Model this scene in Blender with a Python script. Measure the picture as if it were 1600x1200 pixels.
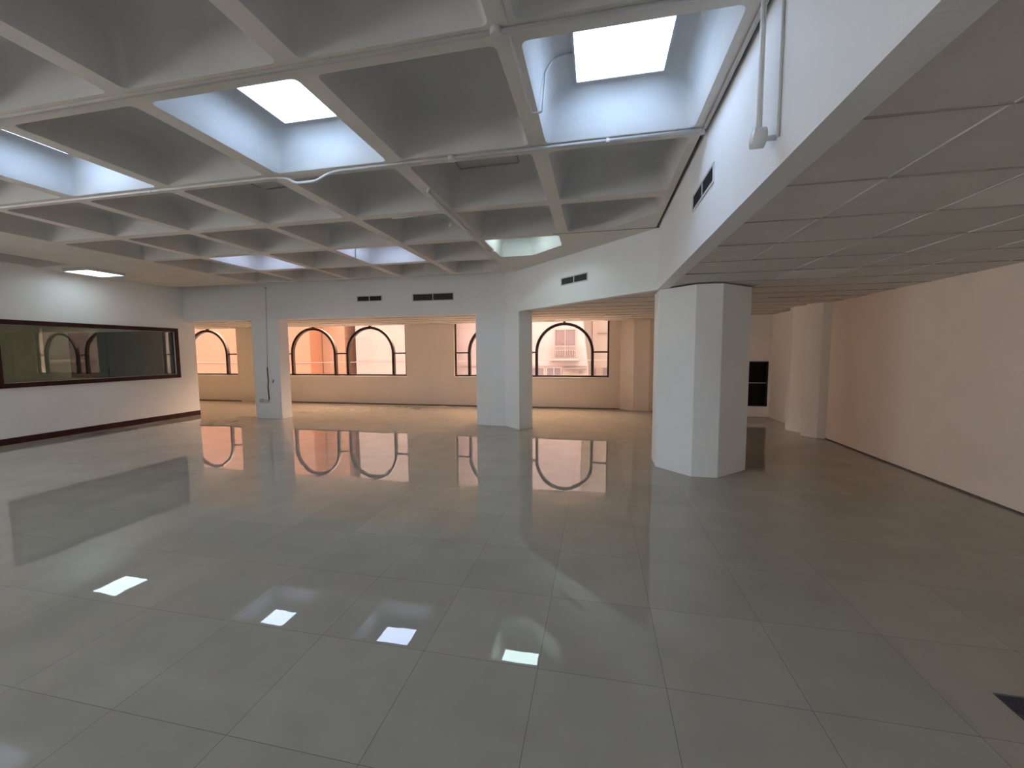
import bpy, bmesh, math, random
from mathutils import Vector, Matrix
from mathutils.geometry import tessellate_polygon
random.seed(7)
for o in list(bpy.data.objects): bpy.data.objects.remove(o)
scene = bpy.context.scene
C = scene.collection
PI = math.pi

# ------------------------------------------------------------------ camera
CAM_H = 1.557
cam_d = bpy.data.cameras.new('camera'); cam = bpy.data.objects.new('camera', cam_d); C.objects.link(cam)
cam_d.sensor_fit = 'HORIZONTAL'; cam_d.sensor_width = 36.0; cam_d.lens = 635.27/1600*36.0
cam_d.clip_start = .05; cam_d.clip_end = 200
def cam_matrix(pitch, roll, yaw):
    cp, sp = math.cos(pitch), math.sin(pitch)
    fw = Vector((0, cp, -sp)); up = Vector((0, sp, cp)); rt = Vector((1, 0, 0))
    r2 = math.cos(roll)*rt + math.sin(roll)*up; u2 = -math.sin(roll)*rt + math.cos(roll)*up
    Z = Matrix.Rotation(yaw, 3, 'Z'); r2 = Z @ r2; u2 = Z @ u2; f2 = Z @ fw
    return Matrix(((r2.x, u2.x, -f2.x, 0), (r2.y, u2.y, -f2.y, 0), (r2.z, u2.z, -f2.z, CAM_H), (0, 0, 0, 1)))
cam.matrix_world = cam_matrix(0.07918, -0.00643, 0.20673)
scene.camera = cam

# ------------------------------------------------------------------ sky, sun, exposure
world = bpy.data.worlds.new('world'); scene.world = world; world.use_nodes = True
wn = world.node_tree; wn.nodes.clear()
SKY_SIDE = (.55, .56, .57)
SKY, SKY_FRONT, SKY_BACK, LED = 13.0, (1.1, .70, .46), (.20, .195, .19), 5.9
wo = wn.nodes.new('ShaderNodeOutputWorld'); wb = wn.nodes.new('ShaderNodeBackground')
# hazy sky: warm over the sunlit street side (+y), neutral grey behind
geo_ = wn.nodes.new('ShaderNodeTexCoord'); sp_ = wn.nodes.new('ShaderNodeSeparateXYZ'); wn.links.new(geo_.outputs['Generated'], sp_.inputs[0])
cr_ = wn.nodes.new('ShaderNodeValToRGB'); mr_ = wn.nodes.new('ShaderNodeMapRange')
mr_.inputs['From Min'].default_value = -.5; mr_.inputs['From Max'].default_value = .5
wn.links.new(sp_.outputs['Y'], mr_.inputs[0]); wn.links.new(mr_.outputs[0], cr_.inputs[0])
cr_.color_ramp.elements[0].color = (SKY_BACK[0], SKY_BACK[1], SKY_BACK[2], 1); cr_.color_ramp.elements[1].color = (SKY_FRONT[0], SKY_FRONT[1], SKY_FRONT[2], 1)
# and a pale open sky on the left side (-x)
ms_ = wn.nodes.new('ShaderNodeMapRange'); ms_.inputs['From Min'].default_value = -.35; ms_.inputs['From Max'].default_value = -.85
wn.links.new(sp_.outputs['X'], ms_.inputs[0])
mxs_ = wn.nodes.new('ShaderNodeMix'); mxs_.data_type = 'RGBA'; wn.links.new(ms_.outputs[0], mxs_.inputs['Factor'])
wn.links.new(cr_.outputs[0], mxs_.inputs['A']); mxs_.inputs['B'].default_value = (SKY_SIDE[0], SKY_SIDE[1], SKY_SIDE[2], 1)
wn.links.new(mxs_.outputs['Result'], wb.inputs[0]); wb.inputs[1].default_value = SKY
wn.links.new(wb.outputs[0], wo.inputs[0])
sd = bpy.data.lights.new('sun', 'SUN'); sd.energy = 1.0; sd.angle = .02; sd.color = (1, .9, .78)
sun = bpy.data.objects.new('sun', sd); C.objects.link(sun)
sun.rotation_euler = Vector((0.25, -0.72, 0.64)).to_track_quat('Z', 'Y').to_euler(); sun.location = (5, -12, 14)
vs = scene.view_settings
vs.view_transform = 'Standard'; vs.look = 'None'; vs.gamma = 1; vs.exposure = 0.66; vs.use_curve_mapping = False

# ------------------------------------------------------------------ materials
def srgb(r, g, b):
    f = lambda c: (c/255/12.92) if c/255 <= .04045 else ((c/255+.055)/1.055)**2.4
    return (f(r), f(g), f(b), 1)
def new_mat(name):
    m = bpy.data.materials.new(name); m.use_nodes = True
    nt = m.node_tree; return m, nt, nt.nodes['Principled BSDF']
def plain(name, col, rough=.6, metal=0, var=.06, scale=6, bump=0.0, bscale=60, spec=.5):
    m, nt, b = new_mat(name); N = nt.nodes; L = nt.links
    b.inputs['Roughness'].default_value = rough; b.inputs['Metallic'].default_value = metal
    b.inputs['Specular IOR Level'].default_value = spec
    tc = N.new('ShaderNodeNewGeometry')
    n = N.new('ShaderNodeTexNoise'); n.inputs['Scale'].default_value = scale; n.inputs['Detail'].default_value = 5
    L.new(tc.outputs['Position'], n.inputs['Vector'])
    r = N.new('ShaderNodeValToRGB'); r.color_ramp.elements[0].position = .3; r.color_ramp.elements[1].position = .7
    r.color_ramp.elements[0].color = tuple(c*(1-var) for c in col[:3])+(1,)
    r.color_ramp.elements[1].color = tuple(min(1, c*(1+var)) for c in col[:3])+(1,)
    L.new(n.outputs['Fac'], r.inputs[0]); L.new(r.outputs[0], b.inputs['Base Color'])
    if bump:
        n2 = N.new('ShaderNodeTexNoise'); n2.inputs['Scale'].default_value = bscale; n2.inputs['Detail'].default_value = 3
        L.new(tc.outputs['Position'], n2.inputs['Vector'])
        bp = N.new('ShaderNodeBump'); bp.inputs['Strength'].default_value = bump; bp.inputs['Distance'].default_value = .01
        L.new(n2.outputs['Fac'], bp.inputs['Height']); L.new(bp.outputs[0], b.inputs['Normal'])
    return m
def emis(name, col, s):
    m, nt, b = new_mat(name)
    b.inputs['Base Color'].default_value = (.8, .8, .8, 1)
    b.inputs['Emission Color'].default_value = tuple(col)+(1,); b.inputs['Emission Strength'].default_value = s
    return m
def glass_mat(name, tint, refl=1.0):
    m = bpy.data.materials.new(name); m.use_nodes = True; nt = m.node_tree; nt.nodes.clear(); N = nt.nodes; L = nt.links
    o = N.new('ShaderNodeOutputMaterial'); mx = N.new('ShaderNodeMixShader'); t = N.new('ShaderNodeBsdfTransparent')
    g = N.new('ShaderNodeBsdfGlossy')
    # Schlick reflectance of a thin pane, the same from both sides
    ge = N.new('ShaderNodeNewGeometry'); dt = N.new('ShaderNodeVectorMath'); dt.operation = 'DOT_PRODUCT'
    L.new(ge.outputs['Incoming'], dt.inputs[0]); L.new(ge.outputs['Normal'], dt.inputs[1])
    def mth(op, a, b=None):
        q = N.new('ShaderNodeMath'); q.operation = op
        if hasattr(a, 'links'): L.new(a, q.inputs[0])
        else: q.inputs[0].default_value = a
        if b is not None:
            if hasattr(b, 'links'): L.new(b, q.inputs[1])
            else: q.inputs[1].default_value = b
        return q.outputs[0]
    c_ = mth('SUBTRACT', 1.0, mth('ABSOLUTE', dt.outputs['Value']))
    fr_ = mth('ADD', mth('MULTIPLY', mth('POWER', c_, 5.0), .96), .04)
    mu = N.new('ShaderNodeMath'); mu.operation = 'MULTIPLY'; mu.inputs[1].default_value = refl; mu.use_clamp = True
    t.inputs[0].default_value = tint; g.inputs['Roughness'].default_value = 0.0
    L.new(fr_, mu.inputs[0]); L.new(mu.outputs[0], mx.inputs[0]); L.new(t.outputs[0], mx.inputs[1]); L.new(g.outputs[0], mx.inputs[2])
    L.new(mx.outputs[0], o.inputs[0]); return m
def floor_mat():
    m, nt, b = new_mat('polished_floor_tile'); N = nt.nodes; L = nt.links
    geo = N.new('ShaderNodeNewGeometry')
    sub = N.new('ShaderNodeVectorMath'); sub.operation = 'SUBTRACT'; sub.inputs[1].default_value = (-2.072-60, 1.271-60, 0)
    L.new(geo.outputs['Position'], sub.inputs[0])
    br = N.new('ShaderNodeTexBrick'); br.offset = 0; br.squash = 1
    br.inputs['Scale'].default_value = 1; br.inputs['Brick Width'].default_value = .6; br.inputs['Row Height'].default_value = .6
    br.inputs['Mortar Size'].default_value = .0013; br.inputs['Mortar Smooth'].default_value = .2
    L.new(sub.outputs[0], br.inputs['Vector'])
    sc = N.new('ShaderNodeVectorMath'); sc.operation = 'SCALE'; sc.inputs['Scale'].default_value = 1/.6
    fl = N.new('ShaderNodeVectorMath'); fl.operation = 'FLOOR'
    L.new(sub.outputs[0], sc.inputs[0]); L.new(sc.outputs[0], fl.inputs[0])
    wnz = N.new('ShaderNodeTexWhiteNoise'); wnz.noise_dimensions = '2D'; L.new(fl.outputs[0], wnz.inputs['Vector'])
    # tile colour: beige with fine mottling and slight tile to tile change
    n = N.new('ShaderNodeTexNoise'); n.inputs['Scale'].default_value = 3; n.inputs['Detail'].default_value = 8
    L.new(geo.outputs['Position'], n.inputs['Vector'])
    r = N.new('ShaderNodeValToRGB'); r.color_ramp.elements[0].position = .3; r.color_ramp.elements[1].position = .7
    r.color_ramp.elements[0].color = (.365, .33, .265, 1); r.color_ramp.elements[1].color = (.41, .372, .30, 1)
    L.new(n.outputs['Fac'], r.inputs[0])
    hv = N.new('ShaderNodeMapRange'); hv.inputs['To Min'].default_value = .96; hv.inputs['To Max'].default_value = 1.04
    L.new(wnz.outputs['Value'], hv.inputs[0])
    mu = N.new('ShaderNodeVectorMath'); mu.operation = 'SCALE'; L.new(r.outputs[0], mu.inputs[0]); L.new(hv.outputs[0], mu.inputs['Scale'])
    mx = N.new('ShaderNodeMix'); mx.data_type = 'RGBA'
    L.new(br.outputs['Fac'], mx.inputs['Factor']); L.new(mu.outputs[0], mx.inputs['A']); mx.inputs['B'].default_value = (.08, .075, .07, 1)
    L.new(mx.outputs['Result'], b.inputs['Base Color'])
    rg = N.new('ShaderNodeMapRange'); rg.inputs['To Min'].default_value = .01; rg.inputs['To Max'].default_value = .6
    L.new(br.outputs['Fac'], rg.inputs[0]); L.new(rg.outputs[0], b.inputs['Roughness'])
    b.inputs['IOR'].default_value = 1.7
    # each tile is laid a hair out of level, and its face is faintly wavy
    s1 = N.new('ShaderNodeVectorMath'); s1.operation = 'SUBTRACT'; s1.inputs[1].default_value = (.5, .5, .5)
    L.new(wnz.outputs['Color'], s1.inputs[0])
    s2 = N.new('ShaderNodeVectorMath'); s2.operation = 'SCALE'; s2.inputs['Scale'].default_value = .0028; L.new(s1.outputs[0], s2.inputs[0])
    n3 = N.new('ShaderNodeTexNoise'); n3.inputs['Scale'].default_value = 5; n3.inputs['Detail'].default_value = 2
    L.new(geo.outputs['Position'], n3.inputs['Vector'])
    bp = N.new('ShaderNodeBump'); bp.inputs['Strength'].default_value = .02; bp.inputs['Distance'].default_value = .01
    L.new(n3.outputs['Fac'], bp.inputs['Height'])
    ad = N.new('ShaderNodeVectorMath'); ad.operation = 'ADD'; L.new(bp.outputs[0], ad.inputs[0]); L.new(s2.outputs[0], ad.inputs[1])
    nm = N.new('ShaderNodeVectorMath'); nm.operation = 'NORMALIZE'; L.new(ad.outputs[0], nm.inputs[0])
    L.new(nm.outputs[0], b.inputs['Normal'])
    return m
M = {}
M['floor'] = floor_mat()
M['wall'] = plain('white_wall_paint', (.865, .875, .88), .75, var=.02, scale=2, bump=.15, bscale=45)
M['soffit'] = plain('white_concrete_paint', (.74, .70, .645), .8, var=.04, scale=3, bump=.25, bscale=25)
M['coffer'] = plain('duller_coffer_paint', (.60, .59, .575), .85, var=.04, scale=3, bump=.25, bscale=25)  # darker than the beams: coffer shade is put into the colour
M['tile'] = plain('ceiling_board', (.74, .71, .67), .85, var=.03, scale=4, bump=.1, bscale=120)
M['beige'] = plain('beige_wall_paint', (.90, .80, .71), .75, var=.02, scale=2, bump=.15, bscale=45)  # warm window light on the white corridor walls, put into the colour
M['beige2'] = plain('warm_beige_wall_paint', (.93, .81, .71), .75, var=.02, scale=2, bump=.15, bscale=45)  # right wall's warm window light is part of this colour
M['seam'] = plain('ceiling_board_seam', (.36, .345, .32), .9)  # cross seams coloured dark for the shade along the boards
M['tile_new'] = plain('newer_ceiling_board', (.88, .86, .82), .7, var=.02)  # paler colour stands for window light caught on tilted boards
M['tbar'] = plain('ceiling_grid_metal', (.70, .69, .67), .5, var=.02)
M['pipe'] = plain('painted_conduit', (.66, .64, .62), .6, var=.03)
M['pipe_white'] = plain('white_pipe', (.82, .82, .82), .4, var=.02)
M['cablewhite'] = plain('grey_plastic', (.45, .44, .42), .5)
M['dark'] = plain('dark_recess', (.012, .012, .012), .7)
M['slat'] = plain('grey_vent_blade', (.09, .088, .085), .5)
M['ventframe'] = plain('white_vent_frame', (.62, .61, .6), .5)
M['mahog'] = plain('mahogany_wood', (.035, .008, .007), .45, var=.35, scale=9, spec=.25)
M['mahoglite'] = plain('mahogany_skirting', (.04, .008, .009), .5, var=.35, scale=9, spec=.25)
M['frame'] = plain('dark_bronze_frame', (.022, .012, .010), .4, var=.2)
M['black'] = plain('black_plastic', (.01, .01, .01), .5)
M['ivory'] = plain('aged_ivory_plastic', (.42, .38, .2), .5)
M['plastic'] = plain('white_plastic', (.6, .6, .58), .4)
M['glass'] = glass_mat('window_glass', (.97, .97, .97, 1))
M['glass_in'] = glass_mat('tinted_room_glass', (.80, .82, .76, 1), 1.8)
M['room'] = plain('dim_room_paint', (.62, .68, .58), .8, var=.04)
M['darkpanel'] = plain('dark_brown_board', (.018, .013, .008), .5)  # stands for the dark beyond the side room's interior window
M['blackglass'] = plain('black_window_glass', (.003, .003, .003), .25, spec=.15)
M['hatch'] = plain('dark_grey_speckled_stone', (.05, .047, .055), .8, var=.6, scale=90)
M['joint'] = plain('plaster_joint', (.14, .13, .12), .9)
M['crackedge'] = plain('rough_mortar', (.15, .135, .12), .9, var=.3, scale=30)
M['orange'] = plain('orange_render', (0.268, 0.108, 0.057), .9, var=.05, scale=.8)
M['orange2'] = plain('pale_orange_render', (0.268, 0.128, 0.077), .9, var=.05, scale=.8)
M['cream'] = plain('cream_render', (0.271, 0.187, 0.155), .9, var=.06, scale=.9)
M['greyr'] = plain('beige_render', (0.224, 0.147, 0.118), .9)
M['pink'] = plain('pink_render', (0.341, 0.241, 0.219), .9, var=.05, scale=.8)
M['pale'] = plain('pale_cream_render', (0.275, 0.203, 0.164), .9, var=.04, scale=.8)
M['shade_glass'] = plain('brown_curtained_glass', (0.161, 0.090, 0.086), .5, var=.15, scale=12)
M['shop_glass'] = plain('grey_shop_glass', (0.123, 0.081, 0.090), .4)
M['rail'] = plain('painted_railing', (0.206, 0.140, 0.141), .6)
M['street'] = plain('street_paving', (.35, .3, .26), .9)
M['led_blue'] = emis('cool_led_diffuser', (.50, .70, 1.0), LED)
M['led_violet'] = emis('violet_white_led_diffuser', (.56, .68, 1.0), LED)
M['led_green'] = emis('green_white_led_diffuser', (.72, .95, .95), LED)
M['led_white'] = emis('neutral_led_diffuser', (.74, .93, 1), LED*.6)

M['led_strong'] = emis('neutral_led_diffuser_strong', (.78, .93, 1), LED*1.8)  # for unseen panels added to brighten the left wall

# ------------------------------------------------------------------ mesh helpers
def mesh_obj(name, bm, mats, parent=None, sharp=None):
    if sharp is not None:
        for f in bm.faces: f.smooth = True
        for e in bm.edges:
            if len(e.link_faces) == 2 and e.calc_face_angle(0) > sharp: e.smooth = False
    me = bpy.data.meshes.new(name); bm.to_mesh(me); bm.free()
    o = bpy.data.objects.new(name, me); C.objects.link(o)
    for m in (mats if isinstance(mats, (list, tuple)) else [mats]): me.materials.append(m)
    if parent: o.parent = parent; o.matrix_parent_inverse = Matrix.Identity(4)
    return o
def struct(o): o['kind'] = 'structure'; return o
def tag(o, label, cat, group=None):
    o['label'] = label; o['category'] = cat
    if group: o['group'] = group
    return o
def thing(name, label, cat, loc=(0, 0, 0), rz=0, group=None):
    o = bpy.data.objects.new(name, None); C.objects.link(o); o.empty_display_size = .1
    o.location = loc; o.rotation_euler = (0, 0, rz); tag(o, label, cat, group); return o
def add_box(bm, lo, hi, mi=0):
    v = [bm.verts.new((x, y, z)) for z in (lo[2], hi[2]) for y in (lo[1], hi[1]) for x in (lo[0], hi[0])]
    for q in ((0, 2, 3, 1), (4, 5, 7, 6), (0, 1, 5, 4), (1, 3, 7, 5), (3, 2, 6, 7), (2, 0, 4, 6)):
        f = bm.faces.new([v[i] for i in q]); f.material_index = mi
def box(name, lo, hi, mat, parent=None, bev=0):
    bm = bmesh.new(); add_box(bm, lo, hi)
    if bev: bmesh.ops.bevel(bm, geom=bm.edges[:], offset=bev, segments=2, affect='EDGES', profile=.5)
    return mesh_obj(name, bm, mat, parent)
def add_prism(bm, pts, z0, z1, axis='z', mi=0):
    def P(p, h):
        return (p[0], p[1], h) if axis == 'z' else ((p[0], h, p[1]) if axis == 'y' else (h, p[0], p[1]))
    a = [bm.verts.new(P(p, z0)) for p in pts]; b = [bm.verts.new(P(p, z1)) for p in pts]
    n = len(pts); fs = [bm.faces.new(a), bm.faces.new(b[::-1])]
    for i in range(n): fs.append(bm.faces.new((a[i], b[i], b[(i+1) % n], a[(i+1) % n])))
    for f in fs: f.material_index = mi
    bmesh.ops.recalc_face_normals(bm, faces=fs)
def prism(name, pts, z0, z1, mat, parent=None, axis='z', bev=0):
    bm = bmesh.new(); add_prism(bm, pts, z0, z1, axis)
    if bev: bmesh.ops.bevel(bm, geom=bm.edges[:], offset=bev, segments=2, affect='EDGES', profile=.5)
    return mesh_obj(name, bm, mat, parent)
def add_tube(bm, pts, r, n=10, mi=0, closed=True):
    pts = [Vector(p) for p in pts]; rings = []
    ref = None
    for i, p in enumerate(pts):
        d1 = (p-pts[i-1]).normalized() if i else (pts[1]-p).normalized()
        d2 = (pts[i+1]-p).normalized() if i < len(pts)-1 else d1
        t = (d1+d2).normalized() if (d1+d2).length > 1e-4 else d1
        if ref is None: ref = t.orthogonal().normalized()
        ref = (ref - t*ref.dot(t)).normalized(); bi = t.cross(ref)
        k = 1/max(.5, t.dot(d1))
        rings.append([bm.verts.new(p+(ref*math.cos(2*PI*j/n)+bi*math.sin(2*PI*j/n))*r*k) for j in range(n)])
    for a, b in zip(rings, rings[1:]):
        for j in range(n):
            f = bm.faces.new((a[j], a[(j+1) % n], b[(j+1) % n], b[j])); f.material_index = mi; f.smooth = True
    if closed: bm.faces.new(rings[0][::-1]); bm.faces.new(rings[-1])
def round_path(pts, r, k=5):
    pts = [Vector(p) for p in pts]; out = [pts[0]]
    for i in range(1, len(pts)-1):
        a = (pts[i-1]-pts[i]); b = (pts[i+1]-pts[i]); rr = min(r, a.length*.45, b.length*.45)
        p0 = pts[i]+a.normalized()*rr; p2 = pts[i]+b.normalized()*rr
        for s in range(k+1):
            t = s/k; out.append(p0*(1-t)**2+pts[i]*2*t*(1-t)+p2*t*t)
    return out+[pts[-1]]
def tube(name, pts, r, mat, parent=None, rnd=.03, n=10):
    bm = bmesh.new(); add_tube(bm, round_path(pts, rnd) if len(pts) > 2 else pts, r, n); return mesh_obj(name, bm, mat, parent)
def clip(poly, a, b, c):           # keep a*x+b*y<=c
    out = []
    for i in range(len(poly)):
        p, q = poly[i], poly[(i+1) % len(poly)]
        dp, dq = a*p[0]+b*p[1]-c, a*q[0]+b*q[1]-c
        if dp <= 0: out.append(p)
        if (dp < 0 < dq) or (dq < 0 < dp):
            t = dp/(dp-dq); out.append((p[0]+(q[0]-p[0])*t, p[1]+(q[1]-p[1])*t))
    return out

# ------------------------------------------------------------------ dimensions of the place
XL, XR, YW, YB, XF, DS = -10.0, 3.92, 11.2, 8.25, .757, 6.38
ZC, ZT, ZS = 3.13, 3.468, 2.362
REAR = -5.5
GX, GY, GA, GB, GW = -2.835, 3.272, 1.1858, 1.175, .131

# floor
bm = bmesh.new(); add_box(bm, (-10.15, REAR-.2, -.25), (XR+.2, 1.9, 0)); add_box(bm, (-15.1, 1.9, -.25), (XR+.2, 8.4, 0)); add_box(bm, (-17.3, 8.4, -.25), (XR+.2, YW+.25, 0)); struct(mesh_obj('floor', bm, M['floor']))

# coffered ceiling
def offset_poly(poly, d):
    n = len(poly); out = []
    for i in range(n):
        p0, p1, p2 = Vector(poly[i-1]), Vector(poly[i]), Vector(poly[(i+1) % n])
        e1 = (p1-p0).normalized(); e2 = (p2-p1).normalized()
        n1 = Vector((-e1.y, e1.x)); n2 = Vector((-e2.y, e2.x))
        out.append(tuple(p1 + (n1+n2)*d/(1+n1.dot(n2))))
    return out
def round_poly(poly, r, k=4):
    out = []; n = len(poly)
    for i in range(n):
        p = Vector(poly[i]); a = Vector(poly[i-1])-p; b = Vector(poly[(i+1) % n])-p
        rr = min(r, a.length*.4, b.length*.4); p0 = p+a.normalized()*rr; p2 = p+b.normalized()*rr
        for s in range(k+1):
            t = s/k; q = p0*(1-t)**2+p*2*t*(1-t)+p2*t*t; out.append((q.x, q.y))
    return out
bm = bmesh.new()
def cell_rect(i, j):
    return (GX+i*GA, GY+j*GB, GX+(i+1)*GA, GY+(j+1)*GB)
def coffer_open(i, j):
    x0, y0, x1, y1 = cell_rect(i, j); h = GW/2
    poly = [(x0+h, y0+h), (x1-h, y0+h), (x1-h, y1-h), (x0+h, y1-h)]
    if i == -6: poly = clip(poly, 1, 0, -9.05); poly = clip(poly, -1, 0, 9.98)
    if i == -5: return None
    if i == -4: poly = clip(poly, -1, 0, 7.48)
    if i <= -6 and j >= 2: return None
    if i < -6 or i > 2: return None
    if j == 3: poly = clip(poly, 0, 1, 7.87)
    poly = clip(poly, 1, 1, DS-.70)
    if len(poly) < 3: return None
    ar = abs(sum(poly[k][0]*poly[(k+1) % len(poly)][1]-poly[(k+1) % len(poly)][0]*poly[k][1] for k in range(len(poly)))/2)
    return poly if ar > .12 else None
for i in range(-7, 4):
    for j in range(-8, 4):
        x0, y0, x1, y1 = cell_rect(i, j); cell = [(x0, y0), (x1, y0), (x1, y1), (x0, y1)]
        if i == 3: continue
        op = coffer_open(i, j)
        if not op:
            f = bm.faces.new([bm.verts.new((p[0], p[1], ZC)) for p in reversed(cell)]); f.material_index = 0; continue
        lit = (i, j) in ((2, -1), (0, -1), (-2, -1), (-3, 2), (-1, 2), (1, 2))
        r0 = .045
        ring0 = round_poly(op, r0)
        allp = cell+ring0
        vs_ = [bm.verts.new((p[0], p[1], ZC)) for p in allp]
        for t in tessellate_polygon([[Vector((p[0], p[1], 0)) for p in cell], [Vector((p[0], p[1], 0)) for p in ring0]]):
            try: f = bm.faces.new([vs_[q] for q in t])
            except ValueError: continue
            if f.normal.z == 0: f.normal_update()
            f.normal_update()
            if f.normal.z > 0: f.normal_flip()
        prev = vs_[4:]
        for dz, ins in ((.010, .004), (.10, .016), (.20, .036), (.25, .054), (.285, .082), (.31, .115), (.327, .155), (.335, .19), (.338, .22)):
            try: rg = round_poly(offset_poly(op, ins), r0+ins*.6)
            except Exception: break
            cur = [bm.verts.new((p[0], p[1], ZC+dz)) for p in rg]
            n = len(cur)
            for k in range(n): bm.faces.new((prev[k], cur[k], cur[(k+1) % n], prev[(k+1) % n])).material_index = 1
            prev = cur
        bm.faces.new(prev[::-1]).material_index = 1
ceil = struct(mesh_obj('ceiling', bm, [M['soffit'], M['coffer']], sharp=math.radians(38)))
# slab above everything keeps daylight out
bm = bmesh.new(); add_box(bm, (-10.15, REAR-.2, 3.53), (XR+.2, 1.9, 3.75)); add_box(bm, (-15.1, 1.9, 3.53), (XR+.2, 8.4, 3.75)); add_box(bm, (-17.3, 8.4, 3.53), (XR+.2, YW+.25, 3.75)); struct(mesh_obj('ceiling_slab', bm, M['soffit']))
# plaster joint over the diagonal
bm = bmesh.new(); add_box(bm, (-.60, 5.60, ZC-.004), (XF, 5.61, ZC+.01)); struct(mesh_obj('trim_1', bm, M['joint']))

# walls
WT = .15
def wall_with_hole(name, axis, pos, thick, a0, a1, z0, z1, holes, mat):
    """axis 'x': wall plane at x=pos spanning y a0..a1;  holes (h0,h1,hz0,hz1)"""
    bm = bmesh.new()
    hs = sorted(holes); segs = []; cur = a0
    for h in hs:
        if h[0] > cur: segs.append((cur, h[0], z0, z1))
        if h[2] > z0: segs.append((h[0], h[1], z0, h[2]))
        if h[3] < z1: segs.append((h[0], h[1], h[3], z1))
        cur = h[1]
    if cur < a1: segs.append((cur, a1, z0, z1))
    for s in segs:
        if axis == 'x': add_box(bm, (min(pos, pos+thick), s[0], s[2]), (max(pos, pos+thick), s[1], s[3]))
        else: add_box(bm, (s[0], min(pos, pos+thick), s[2]), (s[1], max(pos, pos+thick), s[3]))
    return struct(mesh_obj(name, bm, mat))
wall_with_hole('wall_left', 'x', XL, -WT, REAR, 8.52, 0, 3.53, [(-5.0, -1.9, .85, 2.4), (-1.6, 1.5, .85, 2.4), (5.03, 7.99, 1.07, 2.08)], M['wall'])  # openings behind the viewer are additions that admit daylight
W_WIN = 4.36; WX = (-15.89, -9.92, -4.05)
SILL, HEAD, TRANS = .85, 2.45, 1.535
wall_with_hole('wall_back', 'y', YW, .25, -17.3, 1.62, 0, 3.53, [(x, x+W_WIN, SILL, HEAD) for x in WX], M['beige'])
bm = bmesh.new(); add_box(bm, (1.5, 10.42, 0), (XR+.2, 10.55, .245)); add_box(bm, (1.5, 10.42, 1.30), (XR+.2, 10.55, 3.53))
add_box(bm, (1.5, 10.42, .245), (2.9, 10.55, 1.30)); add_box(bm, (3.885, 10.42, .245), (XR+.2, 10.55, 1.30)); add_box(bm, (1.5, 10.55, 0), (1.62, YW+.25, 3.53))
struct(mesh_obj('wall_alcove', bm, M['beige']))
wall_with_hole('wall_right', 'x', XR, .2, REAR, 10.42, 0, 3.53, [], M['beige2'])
RW = [(1.2, 3.4)]  # added opening behind the viewer, for daylight
wall_with_hole('wall_rear', 'y', REAR, -.2, -10.15, XR+.2, 0, 3.53, [(a, b, .85, 2.3) for a, b in RW], M['wall'])
wall_with_hole('wall_corridor_end', 'x', -17.0, -.3, 8.4, YW+.25, 0, 3.53, [], M['wall'])
# wall between the glazed side room and the corridor, its ceiling and its far side
wall_with_hole('wall_side_room', 'y', 8.40, .12, -17.0, XL-WT, 0, 3.53, [], M['room'])
# bulkhead above the openings (back run, diagonal run, right run)
bm = bmesh.new(); T = .13
k = T*math.tan(PI/8)
out_ = [(XL, YB), (DS-YB, YB), (XF, DS-XF), (XF, REAR)]
inn_ = [(XL, YB+T), (DS-YB+k, YB+T), (XF+T, DS-XF+k), (XF+T, REAR)]
add_prism(bm, out_+inn_[::-1], 2.347, 3.53)
struct(mesh_obj('wall_bulkhead', bm, M['wall']))

# skirting
bm = bmesh.new(); add_prism(bm, [(XL, 0), (XL+.016, 0), (XL+.016, .10), (XL+.010, .112), (XL, .112)], REAR, 8.52, axis='y')
struct(mesh_obj('baseboard_left', bm, M['mahoglite']))
bm = bmesh.new(); add_box(bm, (XR-.006, REAR, 0), (XR, 8.0, .02)); struct(mesh_obj('baseboard_right', bm, M['crackedge']))
bm = bmesh.new(); add_box(bm, (-17, YW-.006, 0), (.6, YW, .02)); struct(mesh_obj('baseboard_back', bm, M['crackedge']))

# suspended ceiling of boards in a metal grid
TX, TY, TS = .148, 1.722, .596
def regions(poly):
    r = []
    r.append(clip(poly, -1, 0, -(XF+.05)))
    r.append(clip(clip(poly, 1, 0, XF+.05), 0, -1, -(YB+.06)))
    r.append(clip(clip(clip(poly, 1, 0, XF+.05), 0, 1, YB+.06), -1, -1, -(DS+.08)))
    return [q for q in r if len(q) > 2]
bm = bmesh.new()
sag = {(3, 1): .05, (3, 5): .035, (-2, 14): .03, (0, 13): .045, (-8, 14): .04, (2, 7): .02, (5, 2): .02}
for ix in range(-29, 7):
    for iy in range(-13, 16):
        x0, y0 = TX+ix*TS, TY+iy*TS
        t1, t2, dz = random.uniform(-.004, .004), random.uniform(-.005, .005), random.uniform(0, .003)
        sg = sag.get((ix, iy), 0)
        for q in regions([(x0, y0), (x0+TS, y0), (x0+TS, y0+TS), (x0, y0+TS)]):
            vs_ = []
            for p in q:
                u, v = (p[0]-x0)/TS-.5, (p[1]-y0)/TS-.5
                vs_.append(bm.verts.new((p[0], p[1], ZS+.006+dz+t1*u+t2*v - sg*.25*(.5-v))))
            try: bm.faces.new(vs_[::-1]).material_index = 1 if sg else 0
            except ValueError: pass
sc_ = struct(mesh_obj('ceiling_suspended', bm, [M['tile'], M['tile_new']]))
bm = bmesh.new(); hw = .004
def bar(poly):
    for q in regions(poly): add_prism(bm, q, ZS+.0015, ZS+.012)
for ix in range(-29, 8):
    x = TX+ix*TS; bar([(x-hw, REAR), (x+hw, REAR), (x+hw, YW), (x-hw, YW)])
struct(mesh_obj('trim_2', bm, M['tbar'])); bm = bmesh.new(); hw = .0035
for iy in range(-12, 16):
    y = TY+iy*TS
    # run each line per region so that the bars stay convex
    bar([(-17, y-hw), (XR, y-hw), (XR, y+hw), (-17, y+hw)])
struct(mesh_obj('trim_3', bm, M['seam']))

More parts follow.
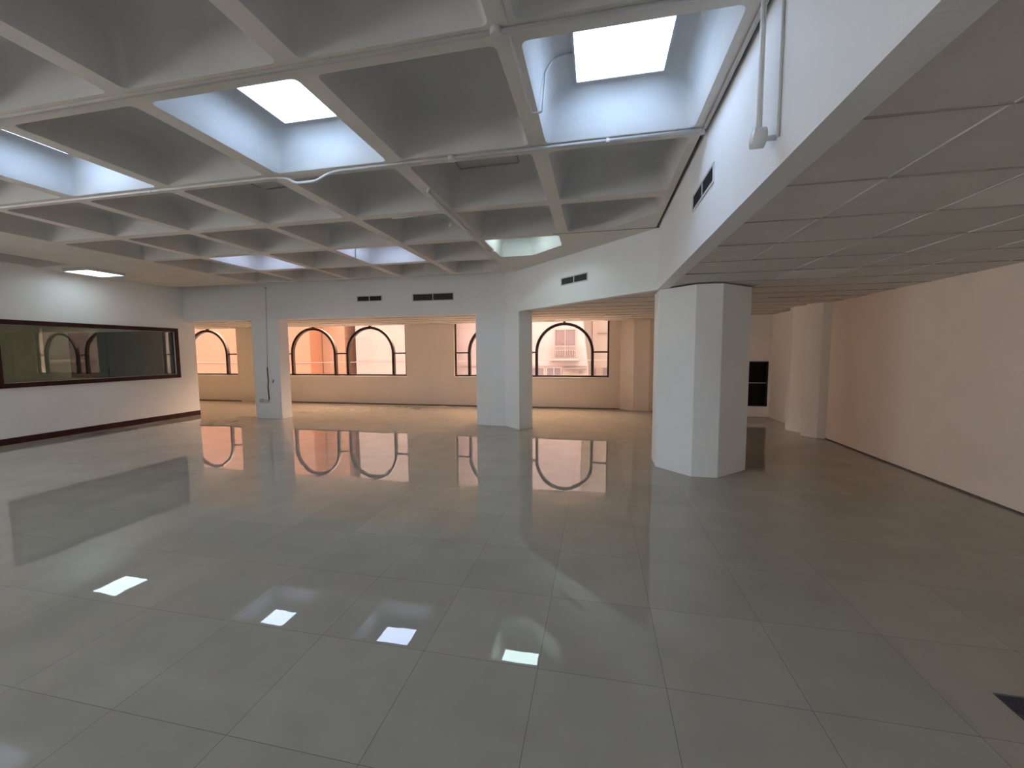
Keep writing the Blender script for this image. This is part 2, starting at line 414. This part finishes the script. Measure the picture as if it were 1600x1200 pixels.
# ------------------------------------------------------------------ columns and wall pillars
def column(name, pts, z1, label, bev=.006):
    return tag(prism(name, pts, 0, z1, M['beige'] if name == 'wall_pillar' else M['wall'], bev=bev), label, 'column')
column('chamfered_column', [(-8.32, 8.54), (-8.02, YB), (-7.31, YB), (-7.31, 8.57), (-8.32, 8.57)], 2.3465,
       'white column with cable running down its face to a socket, beside the dark framed window wall')
column('chamfered_column', [(-2.50, YB), (DS-YB, YB), (-1.51, 7.89), (-1.28, 8.11), (-1.6, 8.70), (-2.50, 8.70)], 2.3465,
       'white angled column under the bend of the bulkhead, between two corridor openings')
column('octagonal_column', [(.782, 5.65), (1.15, 5.27), (1.45, 5.27), (1.90, 5.70), (1.90, 6.05), (1.47, 6.46), (1.15, 6.46), (.782, 6.08)], 2.3465,
       'large white octagonal column nearest the camera, under the end of the long bulkhead')
column('wall_pillar', [(.60, 11.2), (.71, 11.12), (.92, 10.93), (1.31, 10.93), (1.6, 11.2)], 2.39,
       'shaded pillar with chamfered edges to the right of the rightmost arched window')
column('wall_pillar', [(-11.28, 11.2), (-11.28, 11.03), (-10.2, 11.03), (-10.2, 11.2)], 2.39,
       'flat pillar standing right of the leftmost arched window, partly behind the column with the cable')
column('wall_pillar', [(3.94, 9.05), (3.63, 8.85), (3.63, 8.72), (3.76, 8.5), (3.94, 8.5)], 2.39,
       'narrow pinkish pillar on the right wall, the one nearer the small black window')
column('wall_pillar', [(3.94, 8.5), (3.76, 8.47), (3.64, 8.25), (3.80, 8.02), (3.94, 7.98)], 2.39,
       'narrow grey sided pillar on the right wall, the nearer of the two')

# ------------------------------------------------------------------ arched windows
def arch_pts(cx, r, zs, n=28):
    return [(cx+r*math.cos(PI-PI*k/n), zs+r*1.01*math.sin(PI-PI*k/n)) for k in range(n+1)]
def arched_window(idx, x0):
    y0, y1 = YW+.05, YW+.12
    f = bmesh.new(); side, aw, gap, fw = .40, 1.60, .36, .074
    for q in ((x0, x0+W_WIN, SILL, SILL+.05), (x0, x0+W_WIN, HEAD-.04, HEAD)): add_box(f, (q[0], y0, q[2]), (q[1], y1, q[3]))
    for x in (x0, x0+W_WIN-.045): add_box(f, (x, y0, SILL+.05), (x+.045, y1, HEAD-.04))
    for cx in (x0+side+aw/2, x0+side+aw+gap+aw/2):
        R, r = aw/2, aw/2-fw
        for s in (-1, 1):
            xa, xb = sorted((cx+s*R, cx+s*r)); add_box(f, (xa, y0-.02, SILL+.05), (xb, y1, TRANS))
        o, i = arch_pts(cx, R, TRANS), arch_pts(cx, r, TRANS)
        for k in range(len(o)-1): add_prism(f, [o[k], o[k+1], i[k+1], i[k]], y0-.02, y1, axis='y')
        add_box(f, (cx-.03, y0, TRANS+R*1.01-.01), (cx+.03, y1, HEAD-.04))
    for a, b in ((x0+.045, x0+side), (x0+side+aw, x0+side+aw+gap), (x0+side+2*aw+gap, x0+W_WIN-.045)):
        add_box(f, (a, y0, TRANS-.02), (b, y1, TRANS+.02))
    fr = struct(mesh_obj('window_%d' % idx, f, M['frame']))
    p = box('pane', (x0+.02, YW+.083, SILL+.02), (x0+W_WIN-.02, YW+.089, HEAD-.02), M['glass'], fr)
    box('sill', (x0-.01, YW-.012, SILL-.03), (x0+W_WIN+.01, YW+.05, SILL+.002), M['wall'], fr, bev=.004)
    return fr
for n, x in enumerate(WX): arched_window(n+1, x)
# unseen window added in the rear wall to bring in daylight
for n, (a, b_) in enumerate(RW):
    f = bmesh.new()
    for q in ((a, b_, .85, .9), (a, b_, 2.25, 2.3), (a, a+.05, .9, 2.25), (b_-.05, b_, .9, 2.25), ((a+b_)/2-.025, (a+b_)/2+.025, .9, 2.25)):
        add_box(f, (q[0], REAR-.12, q[2]), (q[1], REAR-.06, q[3]))
    fr = struct(mesh_obj('window_%d' % (7+n), f, M['frame']))
    box('pane', (a+.04, REAR-.095, .89), (b_-.04, REAR-.09, 2.26), M['glass'], fr)

# unseen windows added in the left wall for side daylight
for n, (a, b_) in enumerate([(-5.0, -1.9), (-1.6, 1.5)]):
    f = bmesh.new()
    for q in ((a, b_, .85, .9), (a, b_, 2.35, 2.4), (a, a+.05, .9, 2.35), (b_-.05, b_, .9, 2.35), ((a+b_)/2-.025, (a+b_)/2+.025, .9, 2.35)):
        add_box(f, (XL-.12, q[0], q[2]), (XL-.06, q[1], q[3]))
    fr = struct(mesh_obj('window_%d' % (8+n), f, M['frame']))
    box('pane', (XL-.095, a+.04, .89), (XL-.09, b_-.04, 2.36), M['glass'], fr)

# dark framed interior window on the left wall
f = bmesh.new(); ya, yb, za, zb = 4.95, 8.08, .98, 2.17
for x0, x1, w in ((XL-.02, XL+.022, .085),):
    add_box(f, (x0, ya, za), (x1, yb, za+w)); add_box(f, (x0, ya, zb-w), (x1, yb, zb))
    add_box(f, (x0, ya, za+w), (x1, ya+w, zb-w)); add_box(f, (x0, yb-w, za+w), (x1, yb, zb-w))
# deep inner lining
add_box(f, (XL-WT-.01, ya+.085, za+.06), (XL-.02, yb-.085, za+.09)); add_box(f, (XL-WT-.01, ya+.085, zb-.09), (XL-.02, yb-.085, zb-.06))
add_box(f, (XL-WT-.01, yb-.10, za+.09), (XL-.02, yb-.085, zb-.09))
w4 = struct(mesh_obj('window_4', f, M['mahog']))
box('pane', (XL-.075, ya+.05, za+.08), (XL-.069, yb-.09, zb-.08), M['glass_in'], w4)
box('glazing_bead', (XL-.085, yb-.112, za+.09), (XL-.06, yb-.100, zb-.09), M['slat'], w4)
# what stands in the side room: an interior window, its unlit view painted as a dark pane
f = bmesh.new()
add_box(f, (-14.0, 8.36, .93), (-10.2, 8.40, 1.03)); add_box(f, (-14.0, 8.36, 2.06), (-10.2, 8.40, 2.14))
add_box(f, (-14.0, 8.365, 1.03), (-13.95, 8.40, 2.06))
w5 = struct(mesh_obj('window_5', f, M['frame'])); box('pane', (-13.95, 8.375, 1.03), (-10.2, 8.385, 2.06), M['darkpanel'], w5)
bm = bmesh.new(); add_box(bm, (-15.1, 1.9, 2.7), (XL-WT, 8.40, 2.75)); add_box(bm, (-15.1, 1.75, -.25), (XL-WT, 1.9, 3.53)); struct(mesh_obj('ceiling_side_room', bm, M['room']))
bm = bmesh.new(); [add_box(bm, (-15.1, *q[:2]), (-15.0, *q[2:])) for q in ((1.9, 0, 3.6, 2.7), (5.0, 0, 8.40, 2.7), (3.6, 0, 5.0, 1.0), (3.6, 2.0, 5.0, 2.7))]; struct(mesh_obj('wall_side_room_far', bm, M['room']))  # unseen opening added here to let daylight into the side room

# small black window at the far right
f = bmesh.new()
add_box(f, (2.9, 10.44, .245), (3.885, 10.49, .27)); add_box(f, (2.9, 10.44, 1.275), (3.885, 10.49, 1.30))
add_box(f, (2.9, 10.44, .27), (2.925, 10.49, 1.275)); add_box(f, (3.86, 10.44, .27), (3.885, 10.49, 1.275))
w6 = struct(mesh_obj('window_6', f, M['frame']))
box('rail', (2.925, 10.455, .785), (3.86, 10.475, .80), M['pipe'], w6)
box('pane', (2.925, 10.48, .27), (3.86, 10.50, 1.275), M['blackglass'], w6)

# ------------------------------------------------------------------ LED panels
def led(x, y, z, mat, label, size=.605, th=.028, rim=.014):
    t = thing('led_ceiling_panel', label, 'ceiling light', (x, y, z), 0, 'square LED ceiling panels')
    bm = bmesh.new(); h = size/2
    add_box(bm, (-h, -h, -th), (h, -h+rim, 0)); add_box(bm, (-h, h-rim, -th), (h, h, 0))
    add_box(bm, (-h, -h+rim, -th), (-h+rim, h-rim, 0)); add_box(bm, (h-rim, -h+rim, -th), (h, h-rim, 0))
    mesh_obj('frame', bm, M['ventframe'], t)
    box('diffuser', (-h+rim, -h+rim, -th+.004), (h-rim, h-rim, -.004), mat, t)
    return t
def cc(i, j): x0, y0, x1, y1 = cell_rect(i, j); return (x0+x1)/2, (y0+y1)/2
LP = [(2, -1, 'led_blue', 'largest bright LED panel, in the lit coffer beside the long right bulkhead'),
      (0, -1, 'led_blue', 'LED panel in the lit coffer at upper left of the middle, above the drooping conduit'),
      (-2, -1, 'led_blue', 'LED panel seen as a bright sliver in the coffer at the left edge'),
      (-3, 2, 'led_violet', 'LED panel up in the far blue lit coffer nearest the left wall, seen by its reflection in the floor'),
      (-1, 2, 'led_violet', 'LED panel up in the middle far lit coffer, seen by its violet reflection in the floor'),
      (1, 2, 'led_green', 'greenish LED panel up in the far coffer with a cut corner')]
for i, j, mt, lb in LP:
    x, y = cc(i, j)
    if (i, j) == (1, 2): x, y = x-.12, y-.17      # clear of the cut corner
    elif j == -1: y += .075
    else: y -= .05
    led(x, y, ZT, M[mt], lb)
led(-9.33, 6.06, ZC, M['led_white'], 'surface mounted LED panel over the dark framed window by the left wall', th=.05)
for i, j in ((2, -4), (0, -4), (-2, -4), (-4, -4), (1, -6), (-1, -6), (-3, -6)):  # nearer row continues the pattern; farther row is added to brighten the hall
    x, y = cc(i, j); led(x, y, ZT, M['led_blue'], 'LED panel in a ceiling coffer in the row behind the viewer')
x, y = cc(-6, -1)  # two unseen lamps added to light the left wall
led(-9.5, y, ZT, M['led_strong'], 'LED panel in the coffer close to the left wall, just left of the view')
x, y = cc(-6, -3)
led(-9.5, y, ZT, M['led_strong'], 'LED panel in the coffer close to the left wall, second left of the view')
x, y = cc(-4, -1)
led(x, y, ZT, M['led_blue'], 'LED panel in the coffer left of the left edge of the view')

# ------------------------------------------------------------------ vents
def vent(loc, rz, w, h, label, nsl, dark=False):
    t = thing('air_vent', label, 'air vent', loc, rz, 'air vents in the bulkhead')   # local x along wall, -y outwards
    bm = bmesh.new(); fr = .018
    for q in (((-w/2-fr, -.008, -h/2-fr), (w/2+fr, 0, -h/2)), ((-w/2-fr, -.008, h/2), (w/2+fr, 0, h/2+fr)),
              ((-w/2-fr, -.008, -h/2), (-w/2, 0, h/2)), ((w/2, -.008, -h/2), (w/2+fr, 0, h/2)), ((-.009, -.008, -h/2), (.009, 0, h/2))): add_box(bm, *q)
    mesh_obj('frame', bm, M['ventframe'], t)
    box('recess', (-w/2, -.003, -h/2), (w/2, -.001, h/2), M['dark'], t)
    if not dark:
        bm = bmesh.new()
        for s in (-1, 1):
            for k in range(nsl):
                z = -h/2+(k+.5)*h/nsl; xa, xb = sorted((s*.009, s*w/2))
                add_prism(bm, [(-.007, z-.004), (-.004, z+.004), (-.0035, z+.004), (-.0065, z-.004)], xa, xb, axis='x')
        mesh_obj('blades', bm, M['slat'], t)
    return t
vent((XF, 3.36, 2.752), -PI/2, .58, .10, 'louvred vent on the long right bulkhead next to the pipe drop', 5)
vent((-.382, DS+.382, 2.72), -PI/4, .61, .10, 'louvred vent on the diagonal bulkhead above the rightmost opening', 5)
vent((-4.93, YB, 2.745), 0, .58, .095, 'smaller and blacker of the two vents over the middle opening', 4, True)
vent((-3.44, YB, 2.73), 0, .90, .13, 'wider of the two vents over the middle opening', 6)

# ------------------------------------------------------------------ conduits and boxes
PR = .012; zp = ZC-PR-.002
KC = .966
def conduit(name, pts, label, r=PR, mat='pipe', rnd=.03): return tag(tube(name, pts, r, M[mat], rnd=rnd), label, 'conduit')
def kc(pts): return [(x*KC, y*KC, z) for x, y, z in pts]
def clampbox(x, y, z, label, r=.032):
    bm = bmesh.new(); add_tube(bm, [(x, y, z), (x, y, z-.035)], r, 16); return tag(mesh_obj('junction_box', bm, M['pipe']), label, 'junction box')
conduit('electrical_conduit', [(XL, 2.06, zp), (XF-.02, 2.06, zp)], 'white conduit along the nearest cross beam, at the top of the view')
zz = zp
conduit('electrical_conduit', [(XL, 3.24, zz), (-2.83, 3.245, zz), (-2.70, 3.25, zz-.015), (-2.63, 3.26, zz-.06), (-2.42, 3.26, zz-.06), (-2.32, 3.25, zz-.02), (-2.20, 3.24, zz), (.705, 3.225, zz)],
        'white conduit with a drooping bend along the second cross beam', rnd=.06)
conduit('electrical_conduit', [(.725, 3.20, zz), (.725, REAR, zz)], 'white conduit running under the ceiling edge of the long right bulkhead')
conduit('electrical_conduit', [(-1.585, 3.775, 3.40), (-1.59, 3.79, zp), (-1.64, 3.835, zp), (-1.66, 6.28, zp), (-1.56, 6.25, zp)], 'conduit along the beam leading to the greenish lit coffer', r=.011)
conduit('electrical_conduit', [(-.437, 2.10, zp), (-.437, 2.77, zp), (-.368, 2.77, zp), (-.345, 2.77, 3.36), (-.30, 2.775, 3.435), (-.175, 2.78, 3.455)], 'conduit climbing into the largest lit coffer', r=.007, rnd=.015)
conduit('electrical_conduit', [(-.437, 1.1, zp), (-.437, 2.02, zp)], 'conduit on the beam at the top of the view, ahead of the nearest cross beam', r=.009)
conduit('electrical_conduit', [(-1.42, 3.55, 3.43), (-1.41, 4.20, 3.455), (-.79, 4.19, 3.455), (-.77, 3.90, 3.45)], 'thin bent conduit on the roof of a dark coffer beside the junction box', r=.007, mat='cablewhite')
conduit('electrical_conduit', [(-3.82, 3.62, 3.44), (-3.81, 4.20, 3.455), (-3.46, 4.20, 3.455)], 'thin bent conduit on the roof of a dark coffer behind the drooping conduit', r=.007, mat='cablewhite')
conduit('electrical_conduit', [(-3.93, 6.20, 3.125), (-3.915, 6.20, 3.34)], 'short conduit rising inside the middle far lit coffer', r=.008, mat='cablewhite')
conduit('electrical_conduit', [(-2.37, 4.515, 3.125), (-1.74, 4.515, 3.125)], 'short grey conduit along a beam behind the second row of coffers', r=.007, mat='cablewhite')
clampbox(-1.16, 3.24, ZC, 'round junction box on the second cross beam left of the largest lit coffer')
clampbox(-.50, 2.06, ZC, 'round junction box on the nearest cross beam beside the largest lit coffer')
clampbox(.06, 3.23, ZC, 'small round box under the front edge of the largest lit coffer', r=.018)
clampbox(.715, 3.24, ZC, 'corner box where the conduit meets the long right bulkhead', r=.022)
clampbox(-4.21, 3.245, ZC, 'small round box on the second cross beam near the left lit coffer', r=.018)
clampbox(-1.78, 4.85, ZC, 'small box on the beam leading to the greenish lit coffer', r=.016)
t = thing('pipe_drop', 'white pipe drop with round end box on the long right bulkhead', 'pipe', (.688, 2.06, 2.49))
tube('pipe', [(0, 0, .04), (0, 0, .635)], .0115, M['pipe_white'], t)
bm = bmesh.new(); add_tube(bm, [(-.026, 0, 0), (.022, 0, 0)], .042, 24); mesh_obj('round_box', bm, M['pipe_white'], t, sharp=.6)
tube('stub', [(0, 0, -.005), (.069, 0, -.005)], .011, M['pipe_white'], t)
conduit('electrical_conduit', [(XF-.007, 2.02, 2.47), (XF-.007, 2.02, 3.10)], 'second vertical pipe flat on the long right bulkhead behind the pipe drop', r=.006)

# cable, socket and clip on the left column
conduit('cable', [(-7.58, YB-.006, 3.05), (-7.62, YB-.006, 1.9), (-7.65, YB-.006, 1.22)], 'thin grey cable running down the face of the left column', r=.005, mat='cablewhite')
tag(tube('cable', [(-7.65, YB-.012, 1.22), (-7.64, YB-.012, .9), (-7.655, YB-.012, .75), (-7.64, YB-.012, .455)], .011, M['black']), 'thick black cable end hanging down the left column to the white socket', 'cable')
t = thing('wall_socket', 'double wall socket low on the left column, ivory half beside white half', 'socket', (-7.78, YB, .425))
box('socket_plate', (-.115, -.03, -.04), (-.02, 0, .045), M['ivory'], t, bev=.006)['label'] = 'yellowed ivory plate'
box('socket_plate', (-.018, -.028, -.04), (.13, 0, .04), M['plastic'], t, bev=.006)['label'] = 'white plate'
box('switch', (-.09, -.036, -.02), (-.045, -.028, .025), M['plastic'], t)
tag(tube('wall_clip', [(-7.52, YB-.009, .86), (-7.495, YB-.009, .93)], .009, M['black']), 'small slanted black clip on the left column beside the cable', 'clip')
tag(tube('wall_clip', [(-7.58, YB-.009, 3.06), (-7.575, YB-.009, 3.09)], .009, M['black']), 'tiny dark clip where the cable starts above the left column', 'clip')

# dark hatch in the floor
t = thing('floor_hatch', 'dark speckled stone patch in the floor at the bottom right corner', 'floor patch', (2.03, 1.83, 0))
box('patch', (-.262, -.30, 0), (.30, .293, .004), M['hatch'], t)
box('edge', (-.262, .293, 0), (.30, .302, .005), M['joint'], t)

# ------------------------------------------------------------------ outside: street and facades
bm = bmesh.new(); add_box(bm, (-45, YW+.25, -3.3), (25, 45, -3.2)); tag(mesh_obj('street', bm, M['street']), 'pale street paving below the arched windows', 'street')
def win(parent, x0, x1, z0, z1, y, mat, frame, nv=1, nh=0, fw=.05):
    bm = bmesh.new(); add_box(bm, (x0, y-.06, z0), (x1, y, z0+fw)); add_box(bm, (x0, y-.06, z1-fw), (x1, y, z1))
    add_box(bm, (x0, y-.06, z0+fw), (x0+fw, y, z1-fw)); add_box(bm, (x1-fw, y-.06, z0+fw), (x1, y, z1-fw))
    for k in range(nv):
        x = x0+(x1-x0)*(k+1)/(nv+1); add_box(bm, (x-fw/2, y-.05, z0+fw), (x+fw/2, y, z1-fw))
    for k in range(nh):
        z = z0+(z1-z0)*(k+1)/(nh+1); add_box(bm, (x0+fw, y-.045, z-fw/2), (x1-fw, y, z+fw/2))
    w = mesh_obj('window', bm, frame, parent); box('pane', (x0+fw, y-.02, z0+fw), (x1-fw, y-.012, z1-fw), mat, w); return w
# pink house with balcony
b = thing('pink_house', 'pink house with a balcony window seen through the rightmost arched window', 'building', (0, 24, -3.2))
g = 3.2
bm = bmesh.new(); add_prism(bm, [(-9.8, 0), (-.45, 0), (-.56, 3.8), (-.95, 7.5), (-1.0, 10.8), (-9.8, 10.8)], 0, 2.4, axis='y'); mesh_obj('wall', bm, M['pink'], b)
win(b, -2.47, -1.22, 1.16+g, 2.85+g, 0, M['shade_glass'], M['pale'])
win(b, -7.1, -5.9, 1.30+g, 2.85+g, 0, M['shade_glass'], M['pale'])
box('ledge', (-2.72, -.45, 1.02+g), (-1.04, 0, 1.15+g), M['pale'], b)
bm = bmesh.new()
for k in range(15):
    x = -2.55+k*1.36/14; add_box(bm, (x-.016, -.41, 1.15+g), (x+.016, -.38, 1.85+g))
add_box(bm, (-2.6, -.41, 1.84+g), (-1.16, -.37, 1.89+g)); add_box(bm, (-2.6, -.405, 1.61+g), (-1.16, -.375, 1.645+g))
for k in range(7):
    x = -2.5+k*.2; 
    a = [(x+.07*math.cos(q*PI/4), -.39, 1.74+g+.07*math.sin(q*PI/4)) for q in range(9)]; add_tube(bm, a, .01, 5, closed=False)
mesh_obj('balcony_railing', bm, M['pale'], b)
box('string_course', (-8.2, -.08, .68+g), (-.55, 0, .73+g), M['pale'], b)
win(b, -2.95, -2.05, -.2+g, .64+g, 0, M['shop_glass'], M['pink'], nv=1)
win(b, -3.9, -3.05, -.2+g, .64+g, 0, M['shop_glass'], M['pink'], nv=1)
bm = bmesh.new(); add_prism(bm, [(-.5, .58+g), (0, .62+g), (0, .65+g), (-.5, .61+g)], -1.95, -.6, axis='x'); mesh_obj('canopy', bm, M['greyr'], b)
box('canopy_edge', (-1.95, -.53, .53+g), (-.6, -.50, .61+g), M['shop_glass'], b)
bd = box('sign_board', (-1.95, -.06, -.4+g), (-.58, -.01, .52+g), M['pale'], b)
txt = bpy.data.curves.new('digits', 'FONT'); txt.body = '25'; txt.size = .19; txt.extrude = .005; txt.align_x = 'CENTER'
to = bpy.data.objects.new('digits_source', txt); C.objects.link(to)
dg = bpy.context.evaluated_depsgraph_get(); me = bpy.data.meshes.new_from_object(to.evaluated_get(dg)); bpy.data.objects.remove(to)
dgt = bpy.data.objects.new('house_number', me); C.objects.link(dgt); me.materials.clear(); me.materials.append(M['shop_glass'])
dgt.parent = bd; dgt.location = (-.95, -.075, .28+g); dgt.rotation_euler = (PI/2, 0, 0)
# pale building beyond it on the right
b = thing('pale_building', 'pale cream building at the right edge of the rightmost arched window', 'building', (0, 26.5, -3.2))
bm = bmesh.new(); add_box(bm, (-4, 0, 0), (48, 5, 11.4)); mesh_obj('wall', bm, M['pale'], b)
box('pilaster', (-.3, -.12, 2.2), (.0, 0, 9.8), M['cream'], b)
box('cornice', (-.3, -.1, 5.6+.3), (48, 0, 5.68+.3), M['cream'], b)
win(b, .30, .72, 2.2, 3.75, 0, M['shop_glass'], M['cream'], nv=0)
win(b, 22.0, 26.5, 4.4, 6.6, 0, M['shade_glass'], M['cream'], nv=3)
win(b, 22.0, 26.5, 1.8, 3.6, 0, M['shade_glass'], M['cream'], nv=3)
box('balcony_ledge', (21.5, -.7, 4.1), (27.0, 0, 4.35), M['cream'], b)
box('air_unit', (-.1, -.35, 3.1), (.15, 0, 3.7), M['greyr'], b)
# cream building opposite the middle window
b = thing('cream_building', 'cream rendered building opposite the middle arched window', 'building', (0, 21, -3.2))
bm = bmesh.new(); add_box(bm, (-13.5, 0, 0), (-8.25, 2.4, 10.8)); mesh_obj('wall', bm, M['cream'], b)
box('recess_wall', (-14.15, 1.3, 0), (-13.5, 3, 10.8), M['greyr'], b)
win(b, -14.1, -13.55, 1.30+g, 2.42+g, 1.3, M['shade_glass'], M['pale'], nv=1, nh=3, fw=.04)
box('string_course', (-13.5, -.04, 1.05+g), (-8.25, 0, 1.09+g), M['greyr'], b)
# pale orange wing
b = thing('pale_orange_building', 'pale orange building between the orange one and the cream one', 'building', (0, 21, -3.2))
bm = bmesh.new(); add_box(bm, (-15.65, 0, 0), (-14.2, 3, 10.8)); mesh_obj('wall', bm, M['orange2'], b)
b = thing('orange_building', 'plain orange building opposite the leftmost arched window', 'building', (0, 20, -3.2))
bm = bmesh.new(); add_box(bm, (-40, 0, 0), (-15.7, 9, 10.8)); mesh_obj('wall', bm, M['orange'], b)
box('string_course', (-40, -.05, 1.0+g), (-15.7, 0, 1.05+g), M['orange2'], b)
tube('overhead_cable', [(-30, 0, 4.36), (-29, -3, 4.36), (-14, -3, 4.30), (-4, -3, 4.37), (6, -3, 4.42)], .012, M['rail'], b, rnd=.5)
